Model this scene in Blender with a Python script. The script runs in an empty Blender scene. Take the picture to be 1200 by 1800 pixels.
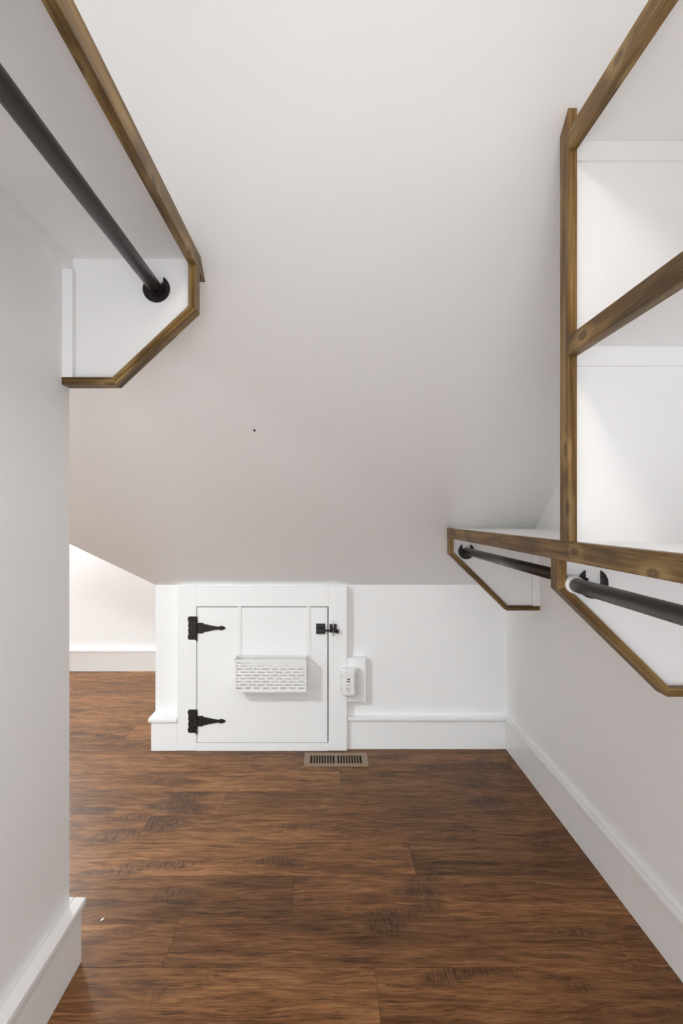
import bpy, bmesh, math, random
from mathutils import Vector, Matrix

# ------------------------------------------------------------------ camera, world, light, exposure
scene = bpy.context.scene
COL = scene.collection
CAM_H = 1.17
cam_data = bpy.data.cameras.new('camera')
cam = bpy.data.objects.new('camera', cam_data)
COL.objects.link(cam)
cam.location = (0, 0, CAM_H)
cam.rotation_euler = (math.pi / 2, 0, 0)
cam_data.sensor_fit = 'VERTICAL'
cam_data.sensor_height = 36
cam_data.sensor_width = 24
cam_data.lens = 20.0
cam_data.shift_x = 23 / 1800
cam_data.shift_y = 5 / 1800
cam_data.clip_start = 0.02
scene.camera = cam

vs = scene.view_settings
vs.view_transform = 'Standard'
vs.look = 'None'
vs.gamma = 1
vs.use_curve_mapping = False
vs.exposure = 0.22

scene.cycles.max_bounces = 9
scene.cycles.diffuse_bounces = 8
scene.cycles.glossy_bounces = 4
LAMP_AISLE = 3.4        # watts of the flush lamps
FILL_REAR = 6.0  # unseen lamp behind the viewer, added as general fill
FILL_NOOK = 73.0  # unseen lamp added to brighten the left space and end wall
SKY = 4.9              # sky daylight; rear and side windows are added for fill
LAMP_RIDGE = 39.0
LAMP_GLOW = 1.5

world = bpy.data.worlds.new('world')
scene.world = world
world.use_nodes = True
wn = world.node_tree
bg = wn.nodes['Background']
bg.inputs['Color'].default_value = (0.92, 0.96, 1.0, 1)
bg.inputs['Strength'].default_value = SKY

# ------------------------------------------------------------------ main dimensions (metres)
XR = 0.897        # right wall
XL = -0.670       # face of the short left wall
YLE = 1.4725      # where the left wall ends
YK = 2.860        # knee wall
ZK = 0.818        # its height
S = 0.745         # pitch of the sloped ceiling
XC = -0.869       # left corner of the knee wall
ZF = 2.40         # flat ceiling
YF = YK - (ZF - ZK) / S
YE = -0.10        # near end of the shelves on the right
YB = -0.90        # wall behind the camera
XD = -2.35        # ridge of the dormer nook
XW = 2 * XD - XC  # far left wall
YG = 4.272        # gable wall of the nook
ZD = ZK + S * (XC - XD)
YA = YK - (XC - XD)


def zslope(y):
    return ZK + S * (YK - y)


def yslope(z):
    return YK - (z - ZK) / S


# ------------------------------------------------------------------ node helpers
def new_mat(name):
    m = bpy.data.materials.new(name)
    m.use_nodes = True
    return m, m.node_tree.nodes, m.node_tree.links, m.node_tree.nodes['Principled BSDF']


def node(ns, kind, **kw):
    n = ns.new(kind)
    for k, v in kw.items():
        setattr(n, k, v)
    return n


def math_node(ns, ls, op, a, b=None, c=None):
    n = ns.new('ShaderNodeMath')
    n.operation = op
    for i, v in enumerate((a, b, c)):
        if v is None:
            continue
        if isinstance(v, (int, float)):
            n.inputs[i].default_value = v
        else:
            ls.new(v, n.inputs[i])
    return n.outputs[0]


def ramp(ns, ls, fac, stops, interp='LINEAR'):
    r = ns.new('ShaderNodeValToRGB')
    r.color_ramp.interpolation = interp
    el = r.color_ramp.elements
    while len(el) < len(stops):
        el.new(0.5)
    for e, (p, c) in zip(el, stops):
        e.position = p
        e.color = (*c, 1) if len(c) == 3 else c
    ls.new(fac, r.inputs[0])
    return r.outputs[0]


def mix(ns, ls, fac, a, b, mode='MIX'):
    n = ns.new('ShaderNodeMix')
    n.data_type = 'RGBA'
    n.blend_type = mode
    for sock, v in ((n.inputs[0], fac), (n.inputs[6], a), (n.inputs[7], b)):
        if isinstance(v, (int, float)):
            sock.default_value = v
        elif isinstance(v, tuple):
            sock.default_value = (*v, 1) if len(v) == 3 else v
        else:
            ls.new(v, sock)
    return n.outputs[2]


def noise(ns, ls, vec, scale, detail=4, rough=0.55, dist=0.0, w=None):
    n = ns.new('ShaderNodeTexNoise')
    n.noise_dimensions = '4D' if w is not None else '3D'
    n.inputs['Scale'].default_value = scale
    n.inputs['Detail'].default_value = detail
    n.inputs['Roughness'].default_value = rough
    n.inputs['Distortion'].default_value = dist
    ls.new(vec, n.inputs['Vector'])
    if w is not None:
        ls.new(w, n.inputs['W'])
    return n.outputs['Fac']


def mapping(ns, ls, vec, scale):
    m = ns.new('ShaderNodeMapping')
    m.inputs['Scale'].default_value = scale
    ls.new(vec, m.inputs['Vector'])
    return m.outputs[0]


def paint(name, col, rough=0.5, bump=0.03, scale=160, spec=0.4):
    m, ns, ls, p = new_mat(name)
    tc = ns.new('ShaderNodeTexCoord')
    f = noise(ns, ls, tc.outputs['Object'], 1.3, 3)
    c = ramp(ns, ls, f, [(0.3, tuple(x * 0.985 for x in col)), (0.7, col)])
    ls.new(c, p.inputs['Base Color'])
    p.inputs['Roughness'].default_value = rough
    p.inputs['Specular IOR Level'].default_value = spec
    b = ns.new('ShaderNodeBump')
    b.inputs['Strength'].default_value = bump
    b.inputs['Distance'].default_value = 0.002
    ls.new(noise(ns, ls, tc.outputs['Object'], scale, 2), b.inputs['Height'])
    ls.new(b.outputs[0], p.inputs['Normal'])
    return m


def plain(name, col, rough=0.5, metal=0.0, spec=0.5):
    m, ns, ls, p = new_mat(name)
    tc = ns.new('ShaderNodeTexCoord')
    f = noise(ns, ls, tc.outputs['Object'], 60, 3)
    c = ramp(ns, ls, f, [(0.3, tuple(x * 0.85 for x in col)), (0.7, col)])
    ls.new(c, p.inputs['Base Color'])
    p.inputs['Roughness'].default_value = rough
    p.inputs['Metallic'].default_value = metal
    p.inputs['Specular IOR Level'].default_value = spec
    return m


def emit(name, col, strength):
    m, ns, ls, p = new_mat(name)
    p.inputs['Base Color'].default_value = (0.9, 0.9, 0.9, 1)
    p.inputs['Emission Color'].default_value = (*col, 1)
    p.inputs['Emission Strength'].default_value = strength
    return m


def stained_wood():
    """walnut-stained pine; the grain runs along the object's local X"""
    m, ns, ls, p = new_mat('stained_pine')
    tc = ns.new('ShaderNodeTexCoord')
    oi = ns.new('ShaderNodeObjectInfo')
    w = math_node(ns, ls, 'MULTIPLY', oi.outputs['Random'], 50.0)
    v = tc.outputs['Object']
    # knots bend the grain
    sp = ns.new('ShaderNodeSeparateXYZ')
    ls.new(v, sp.inputs[0])
    kx = math_node(ns, ls, 'MULTIPLY_ADD', sp.outputs['X'], 7.0, w)
    ky = math_node(ns, ls, 'MULTIPLY', math_node(ns, ls, 'ADD', sp.outputs['Y'], sp.outputs['Z']), 15.0)
    kc = ns.new('ShaderNodeCombineXYZ')
    ls.new(kx, kc.inputs[0])
    ls.new(math_node(ns, ls, 'ADD', ky, w), kc.inputs[1])
    vo = ns.new('ShaderNodeTexVoronoi')
    vo.voronoi_dimensions = '2D'
    vo.inputs['Scale'].default_value = 1.0
    ls.new(kc.outputs[0], vo.inputs['Vector'])
    d = vo.outputs['Distance']
    knot = ramp(ns, ls, d, [(0.0, (0.45, 0.45, 0.45)), (0.05, (1, 1, 1)), (0.10, (0.8, 0.8, 0.8)), (0.17, (0, 0, 0))])
    halo = ramp(ns, ls, d, [(0.12, (1, 1, 1)), (0.38, (0, 0, 0))])
    sc = ns.new('ShaderNodeSeparateColor')
    ls.new(vo.outputs['Color'], sc.inputs[0])
    keep = math_node(ns, ls, 'GREATER_THAN', sc.outputs[0], 0.52)
    knot = math_node(ns, ls, 'MULTIPLY', knot, keep)
    halo = math_node(ns, ls, 'MULTIPLY', halo, keep)
    vg = mapping(ns, ls, v, (2.2, 60, 60))
    g1 = noise(ns, ls, vg, 1.0, 5, 0.6, 0.9, w)
    hm = math_node(ns, ls, 'MULTIPLY', halo, 0.28)
    g1 = math_node(ns, ls, 'ADD', g1, hm)
    vf = mapping(ns, ls, v, (6, 330, 330))
    g2 = noise(ns, ls, vf, 1.0, 3, 0.6, 0.2, w)
    blot = noise(ns, ls, mapping(ns, ls, v, (5, 14, 14)), 1.0, 3, 0.5, 0.4, w)
    base = ramp(ns, ls, g1, [(0.30, (0.085, 0.045, 0.014)), (0.43, (0.200, 0.115, 0.036)),
                             (0.54, (0.310, 0.196, 0.074)), (0.72, (0.440, 0.300, 0.126))])
    fine = ramp(ns, ls, g2, [(0.32, (0.62, 0.60, 0.58)), (0.62, (1.08, 1.06, 1.0))])
    c = mix(ns, ls, 1.0, base, fine, 'MULTIPLY')
    dark = ramp(ns, ls, blot, [(0.36, (0.50, 0.50, 0.53)), (0.58, (1.06, 1.04, 1.0))])
    c = mix(ns, ls, 1.0, c, dark, 'MULTIPLY')
    c = mix(ns, ls, math_node(ns, ls, 'MULTIPLY', knot, 0.75), c, (0.050, 0.024, 0.009))
    tone = ramp(ns, ls, oi.outputs['Random'], [(0.0, (0.66, 0.64, 0.62)), (1.0, (0.96, 0.95, 0.94))])
    c = mix(ns, ls, 1.0, c, tone, 'MULTIPLY')
    ls.new(c, p.inputs['Base Color'])
    p.inputs['Roughness'].default_value = 0.42
    p.inputs['Specular IOR Level'].default_value = 0.22
    b = ns.new('ShaderNodeBump')
    b.inputs['Strength'].default_value = 0.15
    b.inputs['Distance'].default_value = 0.002
    ls.new(g2, b.inputs['Height'])
    ls.new(b.outputs[0], p.inputs['Normal'])
    return m


def floor_wood():
    """dark brown hand-scraped plank; the grain runs along local X"""
    m, ns, ls, p = new_mat('floor_plank_wood')
    tc = ns.new('ShaderNodeTexCoord')
    oi = ns.new('ShaderNodeObjectInfo')
    rnd = oi.outputs['Random']
    w = math_node(ns, ls, 'MULTIPLY', rnd, 80.0)
    v = tc.outputs['Object']
    warp = noise(ns, ls, mapping(ns, ls, v, (4.5, 12, 12)), 1.0, 3, 0.5, 0.0, w)
    sep = ns.new('ShaderNodeSeparateXYZ')
    ls.new(v, sep.inputs[0])
    y2 = math_node(ns, ls, 'MULTIPLY_ADD', warp, 0.050, sep.outputs['Y'])
    cmb = ns.new('ShaderNodeCombineXYZ')
    ls.new(sep.outputs['X'], cmb.inputs[0])
    ls.new(y2, cmb.inputs[1])
    vv = cmb.outputs[0]
    g1 = noise(ns, ls, mapping(ns, ls, vv, (4.6, 52, 1)), 1.0, 7, 0.66, 0.9, w)
    g2 = noise(ns, ls, mapping(ns, ls, vv, (16, 240, 1)), 1.0, 4, 0.65, 0.2, w)
    broad = noise(ns, ls, mapping(ns, ls, v, (1.6, 6, 1)), 1.0, 3, 0.5, 0.3, w)
    base = ramp(ns, ls, g1, [(0.28, (0.055, 0.0215, 0.0078)), (0.42, (0.139, 0.062, 0.0240)),
                             (0.55, (0.223, 0.107, 0.0440)), (0.75, (0.325, 0.169, 0.0760))])
    fine = ramp(ns, ls, g2, [(0.34, (0.36, 0.34, 0.32)), (0.47, (0.98, 0.97, 0.96)), (0.70, (1.32, 1.30, 1.26))])
    c = mix(ns, ls, 1.0, base, fine, 'MULTIPLY')
    br = ramp(ns, ls, broad, [(0.30, (0.72, 0.70, 0.70)), (0.65, (1.15, 1.13, 1.10))])
    c = mix(ns, ls, 1.0, c, br, 'MULTIPLY')
    # saw marks: short strokes across the grain, in patches
    mask = noise(ns, ls, mapping(ns, ls, v, (3.4, 8.5, 1)), 1.0, 1, 0.4, 0.0, math_node(ns, ls, 'ADD', w, 7.0))
    mask = ramp(ns, ls, mask, [(0.57, (0, 0, 0)), (0.64, (1, 1, 1))])
    saw = noise(ns, ls, mapping(ns, ls, v, (150, 22, 1)), 1.0, 2, 0.6, 0.6, w)
    saw = ramp(ns, ls, saw, [(0.42, (1, 1, 1)), (0.55, (0, 0, 0))])
    sm = math_node(ns, ls, 'MULTIPLY', mask, saw)
    sm = math_node(ns, ls, 'MULTIPLY', sm, 0.75)
    c = mix(ns, ls, math_node(ns, ls, 'MULTIPLY', mask, 0.42), c, (0.075, 0.036, 0.018))
    c = mix(ns, ls, sm, c, (0.048, 0.022, 0.0115))
    tone = ramp(ns, ls, rnd, [(0.0, (0.80, 0.79, 0.79)), (1.0, (1.20, 1.18, 1.15))])
    c = mix(ns, ls, 1.0, c, tone, 'MULTIPLY')
    ls.new(c, p.inputs['Base Color'])
    rr = ramp(ns, ls, g2, [(0.3, (0.46, 0.46, 0.46)), (0.7, (0.34, 0.34, 0.34))])
    ls.new(rr, p.inputs['Roughness'])
    p.inputs['Specular IOR Level'].default_value = 0.16
    b = ns.new('ShaderNodeBump')
    b.inputs['Strength'].default_value = 0.22
    b.inputs['Distance'].default_value = 0.002
    hh = math_node(ns, ls, 'SUBTRACT', g1, sm)
    ls.new(hh, b.inputs['Height'])
    ls.new(b.outputs[0], p.inputs['Normal'])
    return m


def glass_mat():
    m, ns, ls, p = new_mat('window_glass')
    out = ns['Material Output']
    t = ns.new('ShaderNodeBsdfTransparent')
    g = ns.new('ShaderNodeBsdfGlossy')
    g.inputs['Roughness'].default_value = 0.02
    f = ns.new('ShaderNodeFresnel')
    mx = ns.new('ShaderNodeMixShader')
    ls.new(f.outputs[0], mx.inputs[0])
    ls.new(t.outputs[0], mx.inputs[1])
    ls.new(g.outputs[0], mx.inputs[2])
    ls.new(mx.outputs[0], out.inputs['Surface'])
    return m


M_WALL = paint('white_wall_paint', (0.895, 0.892, 0.888), 0.55)
M_TRIM = paint('white_trim_paint', (0.893, 0.892, 0.888), 0.38, 0.015, 90)
M_SHELF = paint('white_shelf_paint', (0.895, 0.890, 0.886), 0.42, 0.015, 90)
M_WOOD = stained_wood()
M_FLOOR = floor_wood()
M_SUB = plain('subfloor_dark', (0.02, 0.011, 0.007), 0.9)
M_ROD = plain('dark_bronze_rod', (0.024, 0.0145, 0.0100), 0.30, 0.0, 0.36)
M_BLACK = plain('black_bronze_socket', (0.014, 0.009, 0.008), 0.42, 0.2)
M_IRON = plain('black_iron', (0.022, 0.016, 0.014), 0.45, 0.3)
M_CHROME = plain('bright_steel', (0.75, 0.75, 0.74), 0.22, 1.0)
M_VOID = plain('attic_dark', (0.05, 0.04, 0.03), 0.9)
M_PLASTIC = paint('white_plastic', (0.84, 0.835, 0.825), 0.32, 0.0)
M_SLOT = plain('socket_slot_dark', (0.05, 0.05, 0.048), 0.6)
M_GREYLINE = plain('grey_print', (0.36, 0.35, 0.34), 0.5)
M_BASKET = paint('white_enamel_mesh', (0.86, 0.855, 0.845), 0.35, 0.0)
M_VENT = plain('tan_enamel', (0.30, 0.205, 0.135), 0.45, 0.0, 0.3)
M_DUCT_SHADE = plain('duct_shade', (0.018, 0.011, 0.006), 0.9)  # near-black colour carries the shade of the duct recess
M_GLASS = glass_mat()
M_LAMP = emit('lamp_diffuser', (1.0, 0.93, 0.86), LAMP_GLOW)


# ------------------------------------------------------------------ mesh helpers
class MB:
    def __init__(self):
        self.v, self.f, self.smooth = [], [], []

    def add(self, verts, faces, smooth=False):
        o = len(self.v)
        self.v += [Vector(p) for p in verts]
        self.f += [[i + o for i in f] for f in faces]
        self.smooth += [smooth] * len(faces)
        return self

    def box(self, x0, x1, y0, y1, z0, z1, bev=0.0):
        if bev <= 0:
            vs_ = [(x, y, z) for x in (x0, x1) for y in (y0, y1) for z in (z0, z1)]
            return self.add(vs_, [(0, 1, 3, 2), (4, 6, 7, 5), (0, 4, 5, 1), (2, 3, 7, 6), (0, 2, 6, 4), (1, 5, 7, 3)])
        bm = bmesh.new()
        bmesh.ops.create_cube(bm, size=1)
        for q in bm.verts:
            q.co = Vector(((x0 + x1) / 2 + q.co.x * (x1 - x0), (y0 + y1) / 2 + q.co.y * (y1 - y0),
                           (z0 + z1) / 2 + q.co.z * (z1 - z0)))
        bmesh.ops.bevel(bm, geom=list(bm.edges), offset=bev, segments=2, profile=0.5, affect='EDGES')
        bm.verts.index_update()
        self.add([q.co.copy() for q in bm.verts], [[q.index for q in f.verts] for f in bm.faces])
        bm.free()
        return self

    def prism(self, poly, axis, a, b, bev=0.0):
        """2D polygon extruded along axis; poly holds the two other coordinates in xyz order"""
        n = len(poly)

        def mk(p, t):
            return {'x': (t, p[0], p[1]), 'y': (p[0], t, p[1]), 'z': (p[0], p[1], t)}[axis]
        bm = bmesh.new()
        lo = [bm.verts.new(mk(p, a)) for p in poly]
        hi = [bm.verts.new(mk(p, b)) for p in poly]
        bm.faces.new(lo)
        bm.faces.new(hi)
        for i in range(n):
            bm.faces.new((lo[i], lo[(i + 1) % n], hi[(i + 1) % n], hi[i]))
        bmesh.ops.recalc_face_normals(bm, faces=list(bm.faces))
        if bev > 0:
            bmesh.ops.bevel(bm, geom=list(bm.edges), offset=bev, segments=1, profile=0.5, affect='EDGES')
        bm.verts.index_update()
        self.add([q.co.copy() for q in bm.verts], [[q.index for q in f.verts] for f in bm.faces])
        bm.free()
        return self

    def cyl(self, p0, p1, r0, r1=None, n=24, caps=True, smooth=True):
        r1 = r0 if r1 is None else r1
        p0, p1 = Vector(p0), Vector(p1)
        d = (p1 - p0).normalized()
        u = d.orthogonal().normalized()
        w = d.cross(u)
        vs_ = []
        for p, r in ((p0, r0), (p1, r1)):
            for i in range(n):
                a = 2 * math.pi * i / n
                vs_.append(p + (u * math.cos(a) + w * math.sin(a)) * r)
        self.add(vs_, [(i, (i + 1) % n, n + (i + 1) % n, n + i) for i in range(n)], smooth)
        if caps:
            self.add(vs_[:n], [list(range(n))[::-1]])
            self.add(vs_[n:], [list(range(n))])
        return self

    def build(self, name, mat, parent=None, origin=None, axis=None):
        """origin: world position of the object; axis: world direction that becomes local X"""
        me = bpy.data.meshes.new(name)
        o = bpy.data.objects.new(name, me)
        COL.objects.link(o)
        if origin is None:
            if parent is not None:
                origin = Vector(parent['_o'])
            else:
                lo = [min(p[i] for p in self.v) for i in range(3)]
                hi = [max(p[i] for p in self.v) for i in range(3)]
                origin = Vector(((lo[0] + hi[0]) / 2, (lo[1] + hi[1]) / 2, lo[2]))
        origin = Vector(origin)
        R = Matrix.Identity(3)
        if axis is not None:
            a = Vector(axis).normalized()
            up = Vector((0, 1, 0)) if abs(a.y) < 0.9 else Vector((0, 0, 1))
            b = up.cross(a).normalized()
            R = Matrix((a, a.cross(b) * -1, b)).transposed()
            if R.determinant() < 0:
                R = Matrix((a, a.cross(b), b)).transposed()
            c = sum(self.v, Vector()) / len(self.v)
            origin = c
        Ri = R.inverted()
        me.from_pydata([Ri @ (p - origin) for p in self.v], [], self.f)
        me.polygons.foreach_set('use_smooth', self.smooth)
        me.update()
        bm = bmesh.new()
        bm.from_mesh(me)
        bmesh.ops.remove_doubles(bm, verts=list(bm.verts), dist=1e-6)
        bmesh.ops.recalc_face_normals(bm, faces=list(bm.faces))
        bm.to_mesh(me)
        bm.free()
        me.materials.append(mat)
        mw = Matrix.Translation(origin) @ R.to_4x4()
        o['_o'] = tuple(origin)
        if parent is not None:
            o.parent = parent
            pm = parent.get('_r')
            base = Matrix.Translation(Vector(parent['_o']))
            if pm:
                base = base @ Matrix([pm[0:3], pm[3:6], pm[6:9]]).to_4x4()
            mw = base.inverted() @ mw
        if axis is not None:
            o['_r'] = [R[i][j] for i in range(3) for j in range(3)]
        o.matrix_local = mw
        ALL.append(o)
        return o


ALL = []


def thing(name, label, cat, loc, group=None):
    o = bpy.data.objects.new(name, None)
    COL.objects.link(o)
    o.location = loc
    o.empty_display_size = 0.1
    o['_o'] = tuple(loc)
    o['label'] = label
    o['category'] = cat
    if group:
        o['group'] = group
    ALL.append(o)
    return o


def tag(o, label, cat, group=None):
    o['label'] = label
    o['category'] = cat
    if group:
        o['group'] = group
    return o


def struct(o, label, cat):
    o['kind'] = 'structure'
    return tag(o, label, cat)


def dup(o, parent, loc):
    c = o.copy()
    COL.objects.link(c)
    c.parent = parent
    c.location = loc
    return c


def at(px, py, y):
    """photograph measurement (1200 x 1800) at a known depth -> metres"""
    return (px - 577) / 1000 * y, CAM_H + (905 - py) / 1000 * y


# ------------------------------------------------------------------ shell
T = 0.10
# right wall
SY0, SY1, SZ0, SZ1 = -0.84, -0.18, 0.10, 1.85      # unseen glazed opening beside the viewer, added to let in fill daylight
m = MB().prism([(SY1, -T), (YK + T, -T), (YK + T, zslope(YK + T)), (YK, ZK), (YF, ZF), (YF, ZF + T), (SY1, ZF + T)], 'x', XR, XR + T)
m.box(XR, XR + T, YB - T, SY0, -T, ZF + T)
m.box(XR, XR + T, SY0, SY1, -T, SZ0)
m.box(XR, XR + T, SY0, SY1, SZ1, ZF + T)
o = m.build('wall_right', M_WALL)
struct(o, 'long white wall along the right side behind the shelves', 'wall')
# short left wall
o = MB().prism([(YB - T, -T), (YLE, -T), (YLE, zslope(YLE) + 0.02), (YF, ZF + 0.02), (YB - T, ZF + 0.02)], 'x', XL - T, XL).build('wall_left', M_WALL)
struct(o, 'short white wall close by on the left, ending before the floor opens up', 'wall')
# knee wall with the opening of the access door
DX0, DX1, DZ0, DZ1 = -0.654, 0.000, 0.0385, 0.716
m = MB()
m.box(XC, DX0 - 0.02, YK, YK + T, -T, ZK + 0.01)
m.box(DX1 + 0.02, XR + T, YK, YK + T, -T, ZK + 0.01)
m.box(DX0 - 0.02, DX1 + 0.02, YK, YK + T, DZ1 + 0.02, ZK + 0.01)
m.box(DX0 - 0.02, DX1 + 0.02, YK, YK + T, -T, DZ0 - 0.02)
o = m.build('wall_back', M_WALL)
struct(o, 'low white knee wall under the sloped ceiling', 'wall')
m = MB()
m.box(DX0 - 0.06, DX1 + 0.06, YK + 0.5, YK + 0.52, -0.02, 0.80)
m.box(DX0 - 0.06, DX0 - 0.04, YK + T, YK + 0.5, -0.02, 0.80)
m.box(DX1 + 0.04, DX1 + 0.06, YK + T, YK + 0.5, -0.02, 0.80)
m.box(DX0 - 0.04, DX1 + 0.04, YK + T, YK + 0.5, 0.78, 0.80)
m.box(DX0 - 0.04, DX1 + 0.04, YK + T, YK + 0.5, -0.02, 0.0)
o = m.build('wall_crawlspace', M_VOID)
struct(o, 'dark crawl space seen as thin gaps around the access door', 'wall')
# sloped ceiling with the dormer cut out of it
def slab(poly, up):
    n = len(poly)
    mb = MB()
    top = [Vector(p) + Vector(up) for p in poly]
    mb.add(list(poly) + top, [list(range(n)), list(range(n, 2 * n))[::-1]] +
           [(i, (i + 1) % n, n + (i + 1) % n, n + i) for i in range(n)])
    return mb


o = slab([(XR + T, YK, ZK), (XC, YK, ZK), (XD, YA, ZD), (XW, YK, ZK), (XW - T, YK, ZK), (XW - T, YF, ZF), (XR + T, YF, ZF)],
         (0, 0.04, 0.10)).build('ceiling', M_WALL)
struct(o, 'white sloped ceiling rising from the knee wall toward the viewer', 'ceiling')
o = MB().box(XW - T, XR + T, YB - T, YF, ZF, ZF + T).build('ceiling_flat', M_WALL)
struct(o, 'flat white ceiling above the slope', 'ceiling')
m = slab([(XC, YK, ZK), (XC, YG + T, ZK), (XD, YG + T, ZD), (XD, YA, ZD)], (0.02, 0, 0.10))
o = m.build('ceiling_nook_right', M_WALL)
struct(o, 'sloped ceiling of the nook on its right side', 'ceiling')
m = slab([(XW, YK, ZK), (XW, YG + T, ZK), (XD, YG + T, ZD), (XD, YA, ZD)], (-0.02, 0, 0.10))
o = m.build('ceiling_nook_left', M_WALL)
struct(o, 'sloped ceiling of the nook on its left side', 'ceiling')
# nook walls
o = MB().box(XC, XC + T, YK + T, YG + T, -T, ZK + 0.02).build('wall_nook_right', M_WALL)
struct(o, 'low white side wall of the nook behind the knee wall corner', 'wall')
o = MB().prism([(YB - T, -T), (YG + T, -T), (YG + T, ZK), (YK, ZK), (YF, ZF + 0.02), (YB - T, ZF + 0.02)], 'x', XW - T, XW).build('wall_far_left', M_WALL)
struct(o, 'far white wall of the adjoining space on the left', 'wall')
# gable wall with a window
WX0, WX1, WZ0, WZ1 = -2.62, -2.08, 0.55, 1.45
m = MB()
m.prism([(XC, -T), (XC, ZK), (WX1, ZK + S * (XC - WX1)), (WX1, -T)], 'y', YG, YG + T)
m.prism([(XW, -T), (XW, ZK), (WX0, ZK + S * (WX0 - XW)), (WX0, -T)], 'y', YG, YG + T)
m.prism([(WX0, WZ1), (WX1, WZ1), (WX1, ZK + S * (XC - WX1)), (XD, ZD), (WX0, ZK + S * (WX0 - XW))], 'y', YG, YG + T)
m.prism([(WX0, -T), (WX1, -T), (WX1, WZ0), (WX0, WZ0)], 'y', YG, YG + T)
o = m.build('wall_gable', M_WALL)
struct(o, 'bright white end wall of the nook at the far left', 'wall')

def window(name, label, u0, u1, z0, z1, face, dr, along='x'):
    """sash window u0..u1 in a wall whose room face is at `face`; dr points outdoors; along = horizontal axis of the wall"""
    def bx(mb, a, b_, c0, c1, za, zb, bev=0.0):
        c0, c1 = sorted((c0, c1))
        return mb.box(a, b_, c0, c1, za, zb, bev) if along == 'x' else mb.box(c0, c1, a, b_, za, zb, bev)
    wm = MB()
    c0, c1 = face - dr * 0.015, face + dr * 0.06
    zm = (z0 + z1) / 2
    for a, b_ in ((u0 - 0.05, u0 + 0.03), (u1 - 0.03, u1 + 0.05)):
        bx(wm, a, b_, c0, c1, z0 - 0.05, z1 + 0.05, 0.003)
    for a, b_ in ((z0 - 0.05, z0 + 0.03), (zm - 0.02, zm + 0.02), (z1 - 0.03, z1 + 0.05)):
        bx(wm, u0 + 0.03, u1 - 0.03, c0, c1, a, b_, 0.003)
    w_ = wm.build(name, M_TRIM)
    struct(w_, label, 'window')
    c0, c1 = face + dr * 0.03, face + dr * 0.034
    bx(MB(), u0 + 0.02, u1 - 0.02, c0, c1, z0 + 0.02, zm - 0.01).build('pane', M_GLASS, w_)
    bx(MB(), u0 + 0.02, u1 - 0.02, c0, c1, zm + 0.01, z1 - 0.02).build('pane', M_GLASS, w_)
    # portal: steers daylight sampling through the window (gives no light of its own)
    pl = bpy.data.lights.new('window_portal', 'AREA')
    pl.shape = 'RECTANGLE'
    pl.size = u1 - u0
    pl.size_y = z1 - z0
    pl.cycles.is_portal = True
    po = bpy.data.objects.new('window_portal', pl)
    COL.objects.link(po)
    if along == 'x':
        po.location = ((u0 + u1) / 2, face + dr * 0.12, zm)
        po.rotation_euler = (-dr * math.pi / 2, 0, 0)
    else:
        po.location = (face + dr * 0.12, (u0 + u1) / 2, zm)
        po.rotation_euler = (0, dr * math.pi / 2, 0)


window('window_1', 'small white sash window in the end wall of the nook', WX0, WX1, WZ0, WZ1, YG, 1)
# wall behind the camera, with a window added for even frontal light
RX0, RX1, RZ0, RZ1 = -0.58, 0.80, 0.10, 1.40
m = MB()
m.box(XW - T, RX0, YB - T, YB, -T, ZF + T)
m.box(RX1, XR + T, YB - T, YB, -T, ZF + T)
m.box(RX0, RX1, YB - T, YB, -T, RZ0)
m.box(RX0, RX1, YB - T, YB, RZ1, ZF + T)
o = m.build('wall_rear', M_WALL)
struct(o, 'white wall behind the viewer', 'wall')
window('fill_window_side', 'unseen glazed door beside the viewer, added for fill daylight', SY0, SY1, SZ0, SZ1, XR, 1, 'y')
window('fill_window_rear', 'unseen sash window behind the viewer, added for even frontal light', RX0, RX1, RZ0, RZ1, YB, -1)

# ------------------------------------------------------------------ floor planks
o = MB().box(XW - T, XR + T, YB - T, YG + T, -0.06, -0.010).build('floor', M_SUB, origin=(0, 0, 0))
floor = struct(o, 'dark brown wood plank floor with scraped grain', 'floor')
rng = random.Random(4)
PW, PL = 0.1875, 1.22
known = {0: -0.43, 1: -0.11, 2: 0.285, 3: 0.53, 4: -0.43, -1: 0.12, -2: -0.22, 5: 0.05}   # board ends read off the photograph
cache = {}


def plank_mesh(length, width):
    key = (round(length, 4), round(width, 4))
    if key in cache:
        return cache[key]
    g, c, h = 0.0002, 0.0005, 0.010
    x, y = length / 2 - g, width / 2 - g
    vv = [(-x, -y, -h), (x, -y, -h), (x, y, -h), (-x, y, -h),
          (-x, -y, -c), (x, -y, -c), (x, y, -c), (-x, y, -c),
          (-x + c, -y + c, 0), (x - c, -y + c, 0), (x - c, y - c, 0), (-x + c, y - c, 0)]
    ff = [(3, 2, 1, 0), (8, 9, 10, 11)]
    for i in range(4):
        j = (i + 1) % 4
        ff += [(i, j, 4 + j, 4 + i), (4 + i, 4 + j, 8 + j, 8 + i)]
    me = bpy.data.meshes.new('plank')
    me.from_pydata(vv, [], ff)
    me.update()
    me.materials.append(M_FLOOR)
    cache[key] = me
    return me


row = -23
while True:
    y0 = 1.4707 + row * PW
    y1 = y0 + PW
    if y0 > YG:
        break
    if y1 > YB:
        ya, yb = max(y0, YB), min(y1, YG)
        xmax = XR if y0 < YK else XC
        off = known.get(row, rng.uniform(-0.6, 0.6))
        k = math.floor((XW - off) / PL)
        while off + k * PL < xmax:
            xa, xb = max(off + k * PL, XW), min(off + (k + 1) * PL, xmax)
            k += 1
            if xb - xa < 0.02:
                continue
            p = bpy.data.objects.new('plank', plank_mesh(xb - xa, yb - ya))
            COL.objects.link(p)
            p.parent = floor
            p.location = ((xa + xb) / 2, (ya + yb) / 2, 0)
    row += 1

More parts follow.
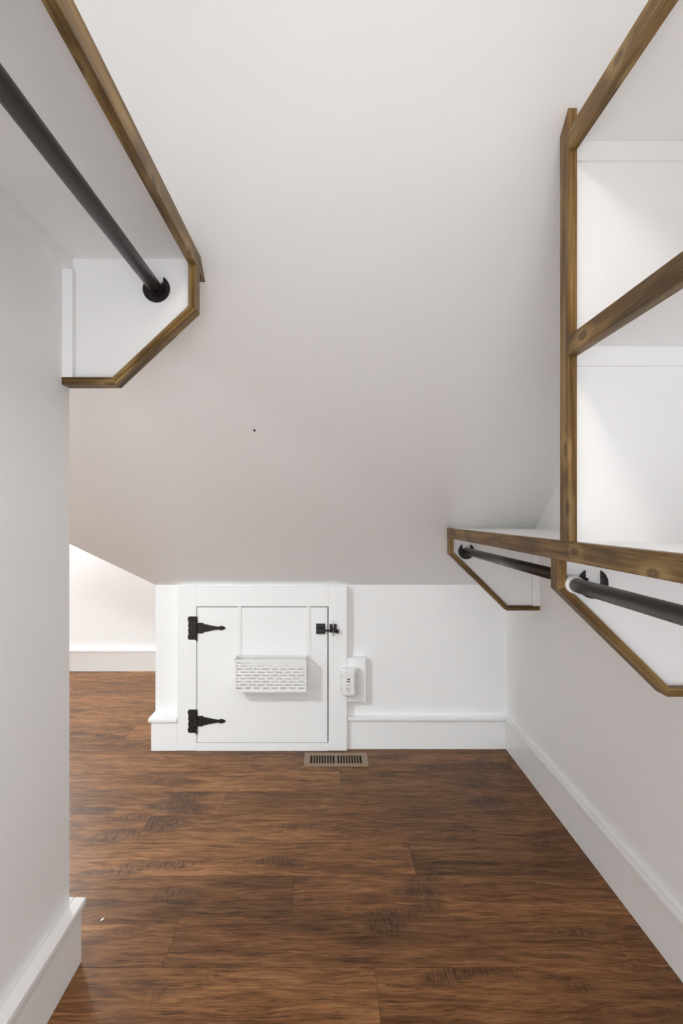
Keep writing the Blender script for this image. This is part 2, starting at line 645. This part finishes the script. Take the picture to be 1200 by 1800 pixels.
# ------------------------------------------------------------------ baseboards
BZ, CZ = 0.144, 0.162


def base_board(name, label, boards, caps):
    mb = MB()
    for b_ in boards:
        mb.box(*b_, 0.0, BZ + 0.001)
    o_ = mb.build(name, M_TRIM)
    struct(o_, label, 'baseboard')
    for c_ in caps:
        MB().box(*c_, BZ, CZ, 0.003).build('cap_moulding', M_TRIM, o_)
    return o_


base_board('baseboard_left', 'white capped baseboard along the short left wall',
           [(XL, -0.647, YB, 1.4904), (XL - T, XL, YLE, 1.4904)],
           [(XL, -0.6385, YB, 1.502), (XL - T, XL - 0.0005, YLE, 1.502)])
base_board('baseboard_right', 'white capped baseboard running along the long right wall',
           [(0.8856, XR, YE, YK)], [(0.876, XR, YE, YK)])
base_board('baseboard_back', 'white capped baseboard of the knee wall right of the access door',
           [(0.0935, 0.8850, 2.842, YK)], [(0.0935, 0.8755, 2.829, YK)])
base_board('baseboard_corner', 'short white capped baseboard on the knee wall corner by the nook',
           [(-0.8785, -0.7505, 2.8205, YK), (-0.8785, XC, YK, YG)],
           [(-0.891, -0.7495, 2.809, YK), (-0.891, XC, YK + 0.0005, YG)])
base_board('baseboard_gable', 'white capped baseboard of the bright end wall in the nook',
           [(XW, -0.880, 4.2545, YG)], [(XW, -0.893, 4.243, YG)])

# ------------------------------------------------------------------ access door, its casing and hardware
YFR = 2.820
FX0, FX1, FZ1 = -0.750, 0.0930, 0.8145
m = MB()
m.box(FX0, DX0, YFR, YK, 0.0, FZ1, 0.0025)
m.box(DX1, FX1, YFR, YK, 0.0, FZ1, 0.0025)
m.box(DX0, DX1, YFR, YK, DZ1, FZ1, 0.0)
m.box(DX0, DX1, YFR, YK, 0.0, DZ0, 0.0)
casing = m.build('trim_1', M_TRIM)
struct(casing, 'flat white casing around the little access door', 'door casing')
door = MB().box(DX0 + 0.0035, DX1 - 0.0045, YFR + 0.001, YFR + 0.021, DZ0 + 0.003, DZ1 - 0.0045, 0.0012).build('door_1', M_TRIM)
struct(door, 'small square white access door with black strap hinges', 'door')


def hinge(zc):
    x0, x1 = -0.6965, -0.6560
    h = 0.0575
    yo = YFR
    pts = [(x0 + 0.006, -h), (x1, -h), (x1, h), (x0 + 0.006, h), (x0 + 0.001, h - 0.006), (x0, h - 0.017),
           (x0 + 0.004, h - 0.027), (x0 + 0.003, h - 0.040), (x0 + 0.0015, h - 0.047), (x0 + 0.005, 0.0),
           (x0 + 0.0015, -h + 0.047), (x0 + 0.003, -h + 0.040), (x0 + 0.004, -h + 0.027), (x0, -h + 0.017), (x0 + 0.001, -h + 0.006)]
    hg = MB().prism([(a, zc + b) for a, b in pts], 'y', yo - 0.0028, yo, 0.0).build('hinge', M_IRON, door)
    hg['label'] = 'black iron strap hinge'
    bar = MB()
    for i in range(5):
        z0 = zc - h - 0.002 + i * (2 * h + 0.002) / 5
        bar.cyl((-0.6525, yo - 0.0045, z0 + 0.0004), (-0.6525, yo - 0.0045, z0 + (2 * h + 0.002) / 5 - 0.0004), 0.0045, n=14)
    bar.cyl((-0.6525, yo - 0.0045, zc - h - 0.006), (-0.6525, yo - 0.0045, zc - h - 0.002), 0.0035, n=12)
    bar.build('barrel', M_IRON, hg)
    up = [(-0.650, 0.026), (-0.620, 0.0255), (-0.6165, 0.019), (-0.604, 0.0185), (-0.598, 0.0165), (-0.580, 0.0125),
          (-0.560, 0.0090), (-0.545, 0.0072), (-0.541, 0.0072), (-0.537, 0.0102), (-0.530, 0.0108), (-0.520, 0.0085), (-0.512, 0.0045), (-0.510, 0.0)]
    dn = [(a, -b) for a, b in up[:-1]][::-1]
    MB().prism([(a, zc + b) for a, b in up + dn], 'y', yo - 0.0032, yo + 0.001, 0.0).build('strap', M_IRON, hg)
    for sx, sz in ((-0.674, 0.042), (-0.674, 0.0), (-0.674, -0.042), (-0.632, 0.0), (-0.580, 0.0), (-0.527, 0.0)):
        MB().cyl((sx, yo - 0.0028, zc + sz), (sx, yo - 0.0050, zc + sz), 0.0042, 0.0026, n=12).build('screw', M_BLACK, hg)


hinge(0.609)
hinge(0.1480)
# latch: keeper plate on the door, catch on the casing, quick pin
x0, z0 = at(555.5, 1114.5, YFR)
x1, z1 = at(571.3, 1096, YFR)
lat = MB().box(x0, x1, YFR - 0.003, YFR + 0.0012, z0, z1, 0.001).build('latch', M_BLACK, door)
lat['label'] = 'black gate latch'
MB().box(x0, x1, YFR - 0.010, YFR - 0.003, z1 - 0.020, z1 - 0.004, 0.002).build('latch_hood', M_BLACK, lat)
MB().box(x0 + 0.003, x1 - 0.001, YFR - 0.016, YFR - 0.003, z0 + 0.006, z1 - 0.022, 0.003).build('latch_case', M_BLACK, lat)
_, zb = at(580, 1107.5, YFR)
m = MB()
m.cyl((x1 - 0.008, YFR - 0.011, zb), (x1 + 0.030, YFR - 0.011, zb - 0.001), 0.0045, n=14)
m.cyl((x1 + 0.022, YFR - 0.011, zb - 0.002), (at(593.5, 1109, YFR)[0], YFR - 0.011, zb - 0.0055), 0.0070, n=14)
m.cyl((at(592, 1109, YFR)[0], YFR - 0.011, zb - 0.0055), (at(595, 1109, YFR)[0], YFR - 0.011, zb - 0.0055), 0.0092, n=14)
m.build('latch_bar', M_BLACK, lat)
cx0, cz0 = at(579, 1108, YFR)
cx1, cz1 = at(591.5, 1096.5, YFR)
cat_ = MB().box(cx0, cx1, YFR - 0.004, YFR, cz0 - 0.004, cz1, 0.0015).build('latch_catch', M_BLACK, casing)
cat_['label'] = 'black latch catch with steel pin'
MB().box(cx0 + 0.001, cx0 + 0.013, YFR - 0.020, YFR - 0.004, cz0, cz1 - 0.001, 0.003).build('catch_jaw', M_BLACK, cat_)
MB().box(cx1 - 0.013, cx1 - 0.001, YFR - 0.020, YFR - 0.004, cz0, cz1 - 0.001, 0.003).build('catch_jaw', M_BLACK, cat_)
m = MB()
pxn = at(585.4, 0, YFR)[0]
m.cyl((pxn, YFR - 0.022, at(0, 1090, YFR)[1]), (pxn, YFR - 0.022, at(0, 1113, YFR)[1]), 0.0018, n=10)
m.cyl((pxn, YFR - 0.022, at(0, 1113, YFR)[1]), (pxn, YFR - 0.022, at(0, 1116.5, YFR)[1]), 0.0044, 0.0036, n=12)
m.build('quick_pin', M_CHROME, cat_)

# ------------------------------------------------------------------ shelves
XF = 0.513           # front of the shelves on the right
TW = 0.019
wood_i = [0]


def sloped_end(z0, z1, ystart):
    """YZ outline of a board running along Y and cut to the sloped ceiling"""
    return [(ystart, z0), (yslope(z0) - 0.001, z0), (yslope(z1) - 0.001, z1), (ystart, z1)]


def bracket(root, outer, y0, y1, name_label=None):
    """three mitred stained boards along an outer XZ path"""
    P = [Vector((a, b)) for a, b in outer]
    sgn = 1 if P[3].x > P[0].x else -1
    nrm = []
    for i in range(3):
        d = (P[i + 1] - P[i]).normalized()
        n = Vector((-d.y, d.x)) * 1
        if n.dot(Vector((sgn, 1))) < 0:
            n = -n
        nrm.append(n)
    inner = [P[0] + nrm[0] * TW]
    for i in (1, 2):
        bis = (nrm[i - 1] + nrm[i]).normalized()
        inner.append(P[i] + bis * TW / bis.dot(nrm[i]))
    inner.append(P[3] + nrm[2] * TW)
    br = None
    names = ('bracket_upright', 'bracket_brace', 'bracket_foot')
    for i in range(3):
        ax = P[i + 1] - P[i]
        ob = MB().prism([tuple(P[i]), tuple(P[i + 1]), tuple(inner[i + 1]), tuple(inner[i])], 'y', y0, y1, 0.0006).build(
            names[i], M_WOOD, root, axis=(ax.x, 0, ax.y))
        ob['label'] = 'dark stained wood bracket board'
    return inner


# --- left shelf
root = thing('wall_shelf', 'high white shelf with stained wood edge on the left wall', 'shelf', (XL, 0.1, 1.80))
LF = -0.333
m = MB().prism(sloped_end(1.8236, 1.8426, YB), 'x', XL, LF - TW)
m.build('shelf_board', M_SHELF, root)
m = MB().prism(sloped_end(1.800, 1.8430, YB), 'x', LF - TW, LF, 0.0006)
t_ = m.build('front_trim', M_WOOD, root, axis=(0, 1, 0))
t_['label'] = 'brown stained wood edge board'
inner = bracket(root, [(LF, 1.800), (LF, 1.6877), (-0.535, 1.4975), (XL, 1.4975)], 1.430, YLE)
m = MB().prism([(XL, 1.506), (-0.533, 1.506), (-0.343, 1.692), (-0.343, 1.8236), (XL, 1.8236)], 'y', 1.452, YLE - 0.001)
m.build('end_panel', M_SHELF, root)
MB().box(XL, XL + 0.026, 1.431, 1.452, 1.5165, 1.789, 0.0008).build('cleat', M_SHELF, root)
MB().box(XL, XL + 0.019, YB, 1.452, 1.789, 1.8236, 0.0008).build('ledger', M_SHELF, root)

# --- lower right shelf, running all the way to the slope
root = thing('wall_shelf', 'long low white shelf with stained wood edge and brackets on the right wall', 'shelf', (XR, 1.0, 0.7636))
ZT0, ZT1 = 1.070, 1.112
MB().prism(sloped_end(ZT1 - 0.019, ZT1, YE), 'x', XF + TW, XR).build('shelf_board', M_SHELF, root)
t_ = MB().box(XF, XF + TW, YE, yslope(ZT1 + 0.0005) - 0.001, ZT0, ZT1 + 0.0005, 0.0006).build('front_trim', M_WOOD, root, axis=(0, 1, 0))
t_['label'] = 'brown stained wood edge board'
for y0, y1, yp in ((2.415, 2.457, 2.437), (1.270, 1.314, 1.292), (YE, YE + 0.042, YE + 0.001)):
    bracket(root, [(XF, ZT0), (XF, 1.0025), (0.756, 0.7636), (XR, 0.7636)], y0, y1)
    MB().prism([(XF + 0.010, ZT1 - 0.019), (XF + 0.010, 1.006), (0.760, 0.773), (XR, 0.773), (XR, ZT1 - 0.019)], 'y', yp, yp + 0.018).build('end_panel', M_SHELF, root)
    if yp - y0 > 0.01:
        MB().box(XR - 0.029, XR, y0 + 0.001, yp, 0.7826, 1.058, 0.0008).build('cleat', M_SHELF, root)
MB().box(XR - 0.019, XR, YE + 0.02, 1.292, 1.058, 1.093, 0.0008).build('ledger', M_SHELF, root)
MB().box(XR - 0.019, XR, 1.314, 2.437, 1.058, 1.093, 0.0008).build('ledger', M_SHELF, root)

# --- upright with its divider panel
PY0, PY1 = 1.217, 1.261
root = thing('shelf_divider', 'tall stained wood post edging a white divider panel on the right', 'shelf divider', (XF, PY0, ZT1))
t_ = MB().prism([(PY0, ZT1), (PY1, ZT1), (PY1, zslope(PY1) - 0.001), (PY0, zslope(PY0) - 0.001)], 'x', XF, XF + TW, 0.0006).build('post', M_WOOD, root, axis=(0, 0, 1))
t_['label'] = 'brown stained wood post'
PA, PB = 1.235, 1.254
MB().prism([(PA, ZT1), (PB, ZT1), (PB, zslope(PB) - 0.001), (PA, zslope(PA) - 0.001)], 'x', XF + TW, XR).build('divider_panel', M_SHELF, root)

# --- upper shelves that butt against the post
for z0, nm in ((1.952, 'topmost white shelf with stained wood edge, ending at the post top'),
               (1.5095, 'middle white shelf with knotty stained wood edge, ending halfway up the post')):
    root = thing('wall_shelf', nm, 'shelf', (XR, 0.1, z0))
    t_ = MB().box(XF, XF + TW, YE, PY0, z0, z0 + 0.043, 0.0006).build('front_trim', M_WOOD, root, axis=(0, 1, 0))
    t_['label'] = 'brown stained wood edge board'
    MB().box(XF + TW, XR, YE, PA, z0 + 0.024, z0 + 0.043).build('shelf_board', M_SHELF, root)
    MB().box(XF + TW, XR, PA - 0.010, PA, z0 - 0.018, z0 + 0.024, 0.0008).build('cleat', M_SHELF, root)
    MB().box(XR - 0.019, XR, YE, PA - 0.010, z0 - 0.018, z0 + 0.024, 0.0008).build('ledger', M_SHELF, root)


# ------------------------------------------------------------------ hanging rods
def socket(root, x, y, z, dr):
    """open-topped rod socket on a panel; dr = -1 faces the camera"""
    R_, hw = 0.0345, 0.0172

    def u_shape(R, w_):
        a0 = math.asin(w_ / R)
        pts = []
        n = 30
        for i in range(n + 1):
            a = a0 + (2 * math.pi - 2 * a0) * i / n
            pts.append((x + R * math.sin(a), z + R * math.cos(a)))
        for i in range(13):
            a = math.pi * i / 12
            pts.append((x - w_ * math.cos(a), z - w_ * math.sin(a)))
        return pts
    y_ = sorted((y, y + dr * 0.0045))
    fl = MB().prism(u_shape(R_, hw), 'y', y_[0], y_[1], 0.0).build('socket', M_BLACK, root)
    fl['label'] = 'black open-topped rod socket'
    y_ = sorted((y + dr * 0.0045, y + dr * 0.017))
    MB().prism(u_shape(0.0215, hw - 0.0003), 'y', y_[0], y_[1], 0.0).build('cup', M_BLACK, fl)
    for a in (-2.1, 2.1, math.pi):
        sx, sz = x + 0.0275 * math.sin(a), z + 0.0275 * math.cos(a)
        MB().cyl((sx, y + dr * 0.0045, sz), (sx, y + dr * 0.0062, sz), 0.0035, 0.0022, n=10).build('screw', M_IRON, fl)
    return fl


def tube(root, x, z, y0, y1, r):
    mb = MB().cyl((x, y0, z), (x, y1, z), r, n=40)
    mb.build('tube', M_ROD, root)


root = thing('hanging_rod', 'dark bronze hanging rod under the high left shelf', 'rod', (-0.438, 0.1, 1.73))
tube(root, -0.438, 1.7460, YB + 0.02, 1.4475, 0.0165)
socket(root, -0.438, 1.452, 1.7460, -1)
socket(root, -0.438, YB, 1.7460, 1)
root = thing('hanging_rod', 'dark bronze hanging rod between the two brackets under the low right shelf', 'rod', (0.590, 1.86, 0.998))
tube(root, 0.590, 1.0145, 1.3145, 2.4325, 0.0160)
socket(root, 0.590, 2.437, 1.0145, -1)
socket(root, 0.590, 1.310, 1.0145, 1)
root = thing('hanging_rod', 'dark bronze tension rod with a white end tip at the nearer right bracket', 'rod', (0.5475, 0.0, 0.999))
tube(root, 0.5475, 1.0145, YE + 0.030, 1.280, 0.0158)
for y0, y1 in ((1.256, 1.2915), (YE + 0.0195, YE + 0.036)):
    MB().cyl((0.5475, y0, 1.0145), (0.5475, y1, 1.0145), 0.0192, n=36).build('end_tip', M_PLASTIC, root)
root = thing('rod_socket', 'empty black rod socket on the nearer right bracket panel', 'rod socket', (0.5975, 1.292, 0.978))
socket(root, 0.5995, 1.292, 1.0145, -1)

# ------------------------------------------------------------------ hanging basket on the access door
BX0, BX1, BY0, BY1, BZ0, BZ1 = -0.450, -0.1065, 2.733, 2.8165, 0.318, 0.474
root = thing('hanging_basket', 'white slotted metal basket hung over the access door', 'basket', ((BX0 + BX1) / 2, (BY0 + BY1) / 2, BZ0))


def slotted(u0, u1, z0, z1, rows, pitch, slot, zfrac, lip_b, lip_t, place):
    """perforated sheet: horizontal slots in staggered rows, real holes; place(a, b) -> x0, x1, y0, y1"""
    mb = MB()
    zs = [z0, z0 + lip_b]
    rh = (z1 - lip_t - z0 - lip_b) / rows
    for r in range(rows):
        zs += [z0 + lip_b + rh * (r + 0.5 - zfrac / 2), z0 + lip_b + rh * (r + 0.5 + zfrac / 2)]
    zs += [z1 - lip_t, z1]

    def quad(a, b, c, d):
        mb.box(*place(a, b), c, d)
    for i in range(len(zs) - 1):
        c, d = zs[i], zs[i + 1]
        is_slot = i >= 2 and (i - 2) % 2 == 0 and i < len(zs) - 2
        if not is_slot:
            quad(u0, u1, c, d)
            continue
        r = (i - 2) // 2
        edge = 0.006
        p = u0 + edge + (pitch / 2 if r % 2 else 0) - pitch
        cur = u0
        while p < u1:
            a, b = max(p, u0 + edge), min(p + slot, u1 - edge)
            if b - a > 0.003:
                quad(cur, a, c, d)
                cur = b
            p += pitch
        quad(cur, u1, c, d)
    return mb


def sheet(mb, name, th=0):
    return mb.build(name, M_BASKET, root)


TH = 0.0006
A = dict(rows=9, pitch=0.0425, slot=0.0315, zfrac=0.42, lip_b=0.012, lip_t=0.007)
sheet(slotted(BX0, BX1, BZ0, BZ1, place=lambda a, b: (a, b, BY0 - TH, BY0 + TH), **A), 'front_panel')
sheet(slotted(BX0, BX1, BZ0, BZ1, place=lambda a, b: (a, b, BY1 - TH, BY1 + TH), **A), 'back_panel')
for x in (BX0, BX1):
    sheet(slotted(BY0, BY1, BZ0, BZ1, place=lambda a, b: (x - TH, x + TH, a, b), **A), 'side_panel')
MB().box(BX0, BX1, BY0, BY1, BZ0 - 0.001, BZ0 + 0.0005).build('bottom_panel', M_BASKET, root)
m = MB()
for a in ((BX0, BX1, BY0, BY0), (BX0, BX1, BY1, BY1), (BX0, BX0, BY0, BY1), (BX1, BX1, BY0, BY1)):
    m.box(a[0] - 0.0018, a[1] + 0.0018, a[2] - 0.0018, a[3] + 0.0018, BZ1 - 0.003, BZ1 + 0.001)
m.build('rim', M_BASKET, root)
for px in (420.5, 542.0):
    xs = at(px, 0, 2.818)[0]
    m = MB()
    m.box(xs - 0.0085, xs + 0.0085, 2.8178, 2.8200, BZ0 + 0.05, DZ1 - 0.0012)
    m.box(xs - 0.0085, xs + 0.0085, 2.8200, 2.8430, DZ1 - 0.0030, DZ1 - 0.0012)
    m.box(xs - 0.0085, xs + 0.0085, 2.8415, 2.8430, DZ1 - 0.03, DZ1 - 0.003)
    m.build('hanger_strap', M_BASKET, root)

# ------------------------------------------------------------------ outlet block and power tap
x1, z0 = at(643, 1233.5, 2.824)
_, z1 = at(643, 1156, 2.824)
o = MB().box(FX1 + 0.0005, x1, 2.822, YK, z0, z1, 0.002).build('mounting_block', M_TRIM)
tag(o, 'white square mounting block beside the access door casing', 'mounting block')
root = thing('power_tap', 'white plug-in power tap with sockets on three sides', 'power tap', (0.101, 2.80, 0.283))
bx0, bx1, fx0, fx1, tz0, tz1, yb, yf = 0.056, 0.150, 0.076, 0.1275, 0.284, 0.416, 2.8198, 2.770
poly = [(bx0 + 0.004, yb), (bx0, yb - 0.006), (bx0 + 0.001, yb - 0.014), (fx0 - 0.004, yf + 0.006), (fx0 + 0.003, yf), (fx1 - 0.003, yf),
        (fx1 + 0.004, yf + 0.006), (bx1 - 0.001, yb - 0.014), (bx1, yb - 0.006), (bx1 - 0.004, yb)]
bm = bmesh.new()
cxm, cym = 0.103, yb
rings = []
for z, s_ in ((tz0, 0.86), (tz0 + 0.004, 0.95), (tz0 + 0.010, 1.0), (tz1 - 0.010, 1.0), (tz1 - 0.004, 0.95), (tz1, 0.84)):
    rings.append([bm.verts.new((cxm + (a - cxm) * s_, cym + (b - cym) * s_, z)) for a, b in poly])
for r0, r1 in zip(rings, rings[1:]):
    for i in range(len(poly)):
        j = (i + 1) % len(poly)
        bm.faces.new((r0[i], r0[j], r1[j], r1[i]))
bm.faces.new(rings[0][::-1])
bm.faces.new(rings[-1])
bm.verts.index_update()
mb = MB().add([q.co.copy() for q in bm.verts], [[q.index for q in f.verts] for f in bm.faces])
bm.free()
mb.build('body', M_PLASTIC, root)
face = MB().box(fx0 + 0.003, fx1 - 0.003, yf - 0.0016, yf + 0.001, tz0 + 0.012, tz1 - 0.022, 0.0012).build('front_plate', M_PLASTIC, root)
yq = yf - 0.0016
for py in (1194.0, 1198.0):
    xq, zq = at(612.6, py, yq)
    MB().box(xq - 0.0068, xq + 0.0068, yq - 0.0006, yq + 0.0005, zq - 0.0026, zq + 0.0026).build('usb_port', M_SLOT, face)
xq, zq = at(612.6, 1204, yq)
MB().box(xq - 0.012, xq + 0.012, yq - 0.0004, yq + 0.0005, zq - 0.0010, zq + 0.0010).build('printed_line', M_GREYLINE, face)
for px in (610.2, 615.0):
    xq, zq = at(px, 1210.8, yq)
    MB().box(xq - 0.0013, xq + 0.0013, yq - 0.0006, yq + 0.0005, zq - 0.0045, zq + 0.0045).build('socket_slot', M_SLOT, face)
xq, zq = at(612.6, 1215.0, yq)
MB().prism([(xq - 0.0030, zq - 0.0022), (xq + 0.0030, zq - 0.0022), (xq + 0.0022, zq + 0.002), (xq, zq + 0.0034), (xq - 0.0022, zq + 0.002)], 'y', yq - 0.0006, yq + 0.0005).build('ground_hole', M_SLOT, face)
# side sockets
for sgn, (ax, ay), (ex, ey) in ((-1, poly[2], poly[3]), (1, poly[7], poly[6])):
    dxy = Vector((ex - ax, ey - ay, 0)).normalized()
    n_ = Vector((dxy.y, -dxy.x, 0))
    if n_.x * sgn < 0:
        n_ = -n_
    mid = Vector(((ax + ex) / 2, (ay + ey) / 2, 0))
    for zc in (0.376, 0.318):
        for du, dz, a, b in ((-0.0055, 0.004, 0.0012, 0.004), (0.0055, 0.004, 0.0012, 0.004), (0, -0.006, 0.0022, 0.0022)):
            c = mid + dxy * du
            q = []
            for side in (-0.0005, 0.0005):
                for su, sz in ((-a, -b), (a, -b), (a, b), (-a, b)):
                    pnt = c + dxy * su + n_ * side
                    q.append((pnt.x, pnt.y, zc + dz + sz))
            MB().add(q, [(0, 1, 2, 3), (7, 6, 5, 4), (0, 4, 5, 1), (1, 5, 6, 2), (2, 6, 7, 3), (3, 7, 4, 0)]).build('side_slot', M_GREYLINE, root)

# ------------------------------------------------------------------ floor register
VX0, VX1, VY0, VY1 = -0.115, 0.187, 2.641, 2.786
root = thing('floor_register', 'tan metal floor vent in front of the access door', 'floor vent', ((VX0 + VX1) / 2, (VY0 + VY1) / 2, 0))
bd, bs = 0.027, 0.0285
m = MB()
h = 0.005
for a in ((VX0, VX0 + bs, VY0, VY1), (VX1 - bs, VX1, VY0, VY1), (VX0 + bs, VX1 - bs, VY0, VY0 + bd), (VX0 + bs, VX1 - bs, VY1 - bd, VY1)):
    m.box(a[0], a[1], a[2], a[3], 0.0003, h, 0.0)
m.build('frame', M_VENT, root)
xm = (VX0 + VX1) / 2
MB().box(xm - 0.006, xm + 0.006, VY0 + bd, VY1 - bd, 0.0012, h).build('centre_bar', M_VENT, root)
MB().box(VX0 + bs, VX1 - bs, VY0 + bd, VY1 - bd, 0.0003, 0.0010).build('duct_shade_plate', M_DUCT_SHADE, root)  # flat dark plate on the floor, painted as the shaded duct recess
first = None
for side in (0, 1):
    a = VX0 + bs if side == 0 else xm + 0.006
    b = xm - 0.006 if side == 0 else VX1 - bs
    n = 9
    for i in range(1, n):
        x = a + (b - a) * i / n
        if first is None:
            first = MB().box(x - 0.0022, x + 0.0022, VY0 + bd, VY1 - bd, 0.0012, h - 0.0006).build('louver', M_VENT, root)
            fx = x
        else:
            dup(first, root, (first.location.x + x - fx, first.location.y, first.location.z))

# ------------------------------------------------------------------ small marks
_, _ = 0, 0
yy = (ZK + S * YK - CAM_H) / (S + (905 - 756) / 1000)
xx, zz = at(447, 756, yy)
nrm = Vector((0, -S, -1)).normalized()
pp = Vector((xx, yy, zz))
o = MB().cyl(pp + nrm * 0.0002, pp + nrm * 0.004, 0.0042, 0.0034, n=10).build('nail_head', M_IRON)
tag(o, 'small dark nail head left in the sloped ceiling', 'nail')
yy = CAM_H / (1617 - 905) * 1000
xx, _ = at(180, 1617, yy)
m = MB().prism([(xx - 0.004, yy - 0.004), (xx - 0.001, yy - 0.006), (xx + 0.004, yy + 0.003), (xx + 0.003, yy + 0.006), (xx - 0.002, yy + 0.001)], 'z', 0.0002, 0.0028, 0.0004)
o = m.build('paint_chip', M_TRIM)
tag(o, 'tiny white paint chip lying on the floor near the left baseboard', 'paint chip')


# ------------------------------------------------------------------ ceiling lamps (those behind and in the left space are added fill)
def flush_lamp(label, x, y, watts, r=0.13, ZF=ZF, tint=(1.0, 0.965, 0.93)):
    root_ = thing('ceiling_light', label, 'ceiling light', (x, y, ZF))
    MB().cyl((x, y, ZF - 0.025), (x, y, ZF), r + 0.012, r + 0.02, n=40).build('base', M_TRIM, root_)
    MB().cyl((x, y, ZF - 0.055), (x, y, ZF - 0.025), r * 0.8, r, n=40).build('diffuser', M_LAMP, root_)
    li = bpy.data.lights.new('bulb', 'AREA')
    li.shape = 'DISK'
    li.size = 2 * r
    li.energy = watts
    li.color = tint
    lo = bpy.data.objects.new('bulb', li)
    COL.objects.link(lo)
    lo.parent = root_
    lo.location = (0, 0, -0.062)


flush_lamp('flush white ceiling lamp over the aisle, nearest the slope', 0.08, 0.42, LAMP_AISLE)
flush_lamp('unseen ceiling lamp behind the viewer, added as fill light', 0.08, -0.45, FILL_REAR)
flush_lamp('unseen ceiling lamp in the left space, added to brighten the end wall', -2.2, 0.30, FILL_NOOK, tint=(0.84, 0.955, 1.0))
flush_lamp('small ceiling lamp under the ridge of the nook', XD, 4.11, LAMP_RIDGE, 0.05, ZD - 0.03, tint=(0.92, 0.97, 1.0))

for o in bpy.data.objects:
    for k in ('_o', '_r'):
        if k in o:
            del o[k]
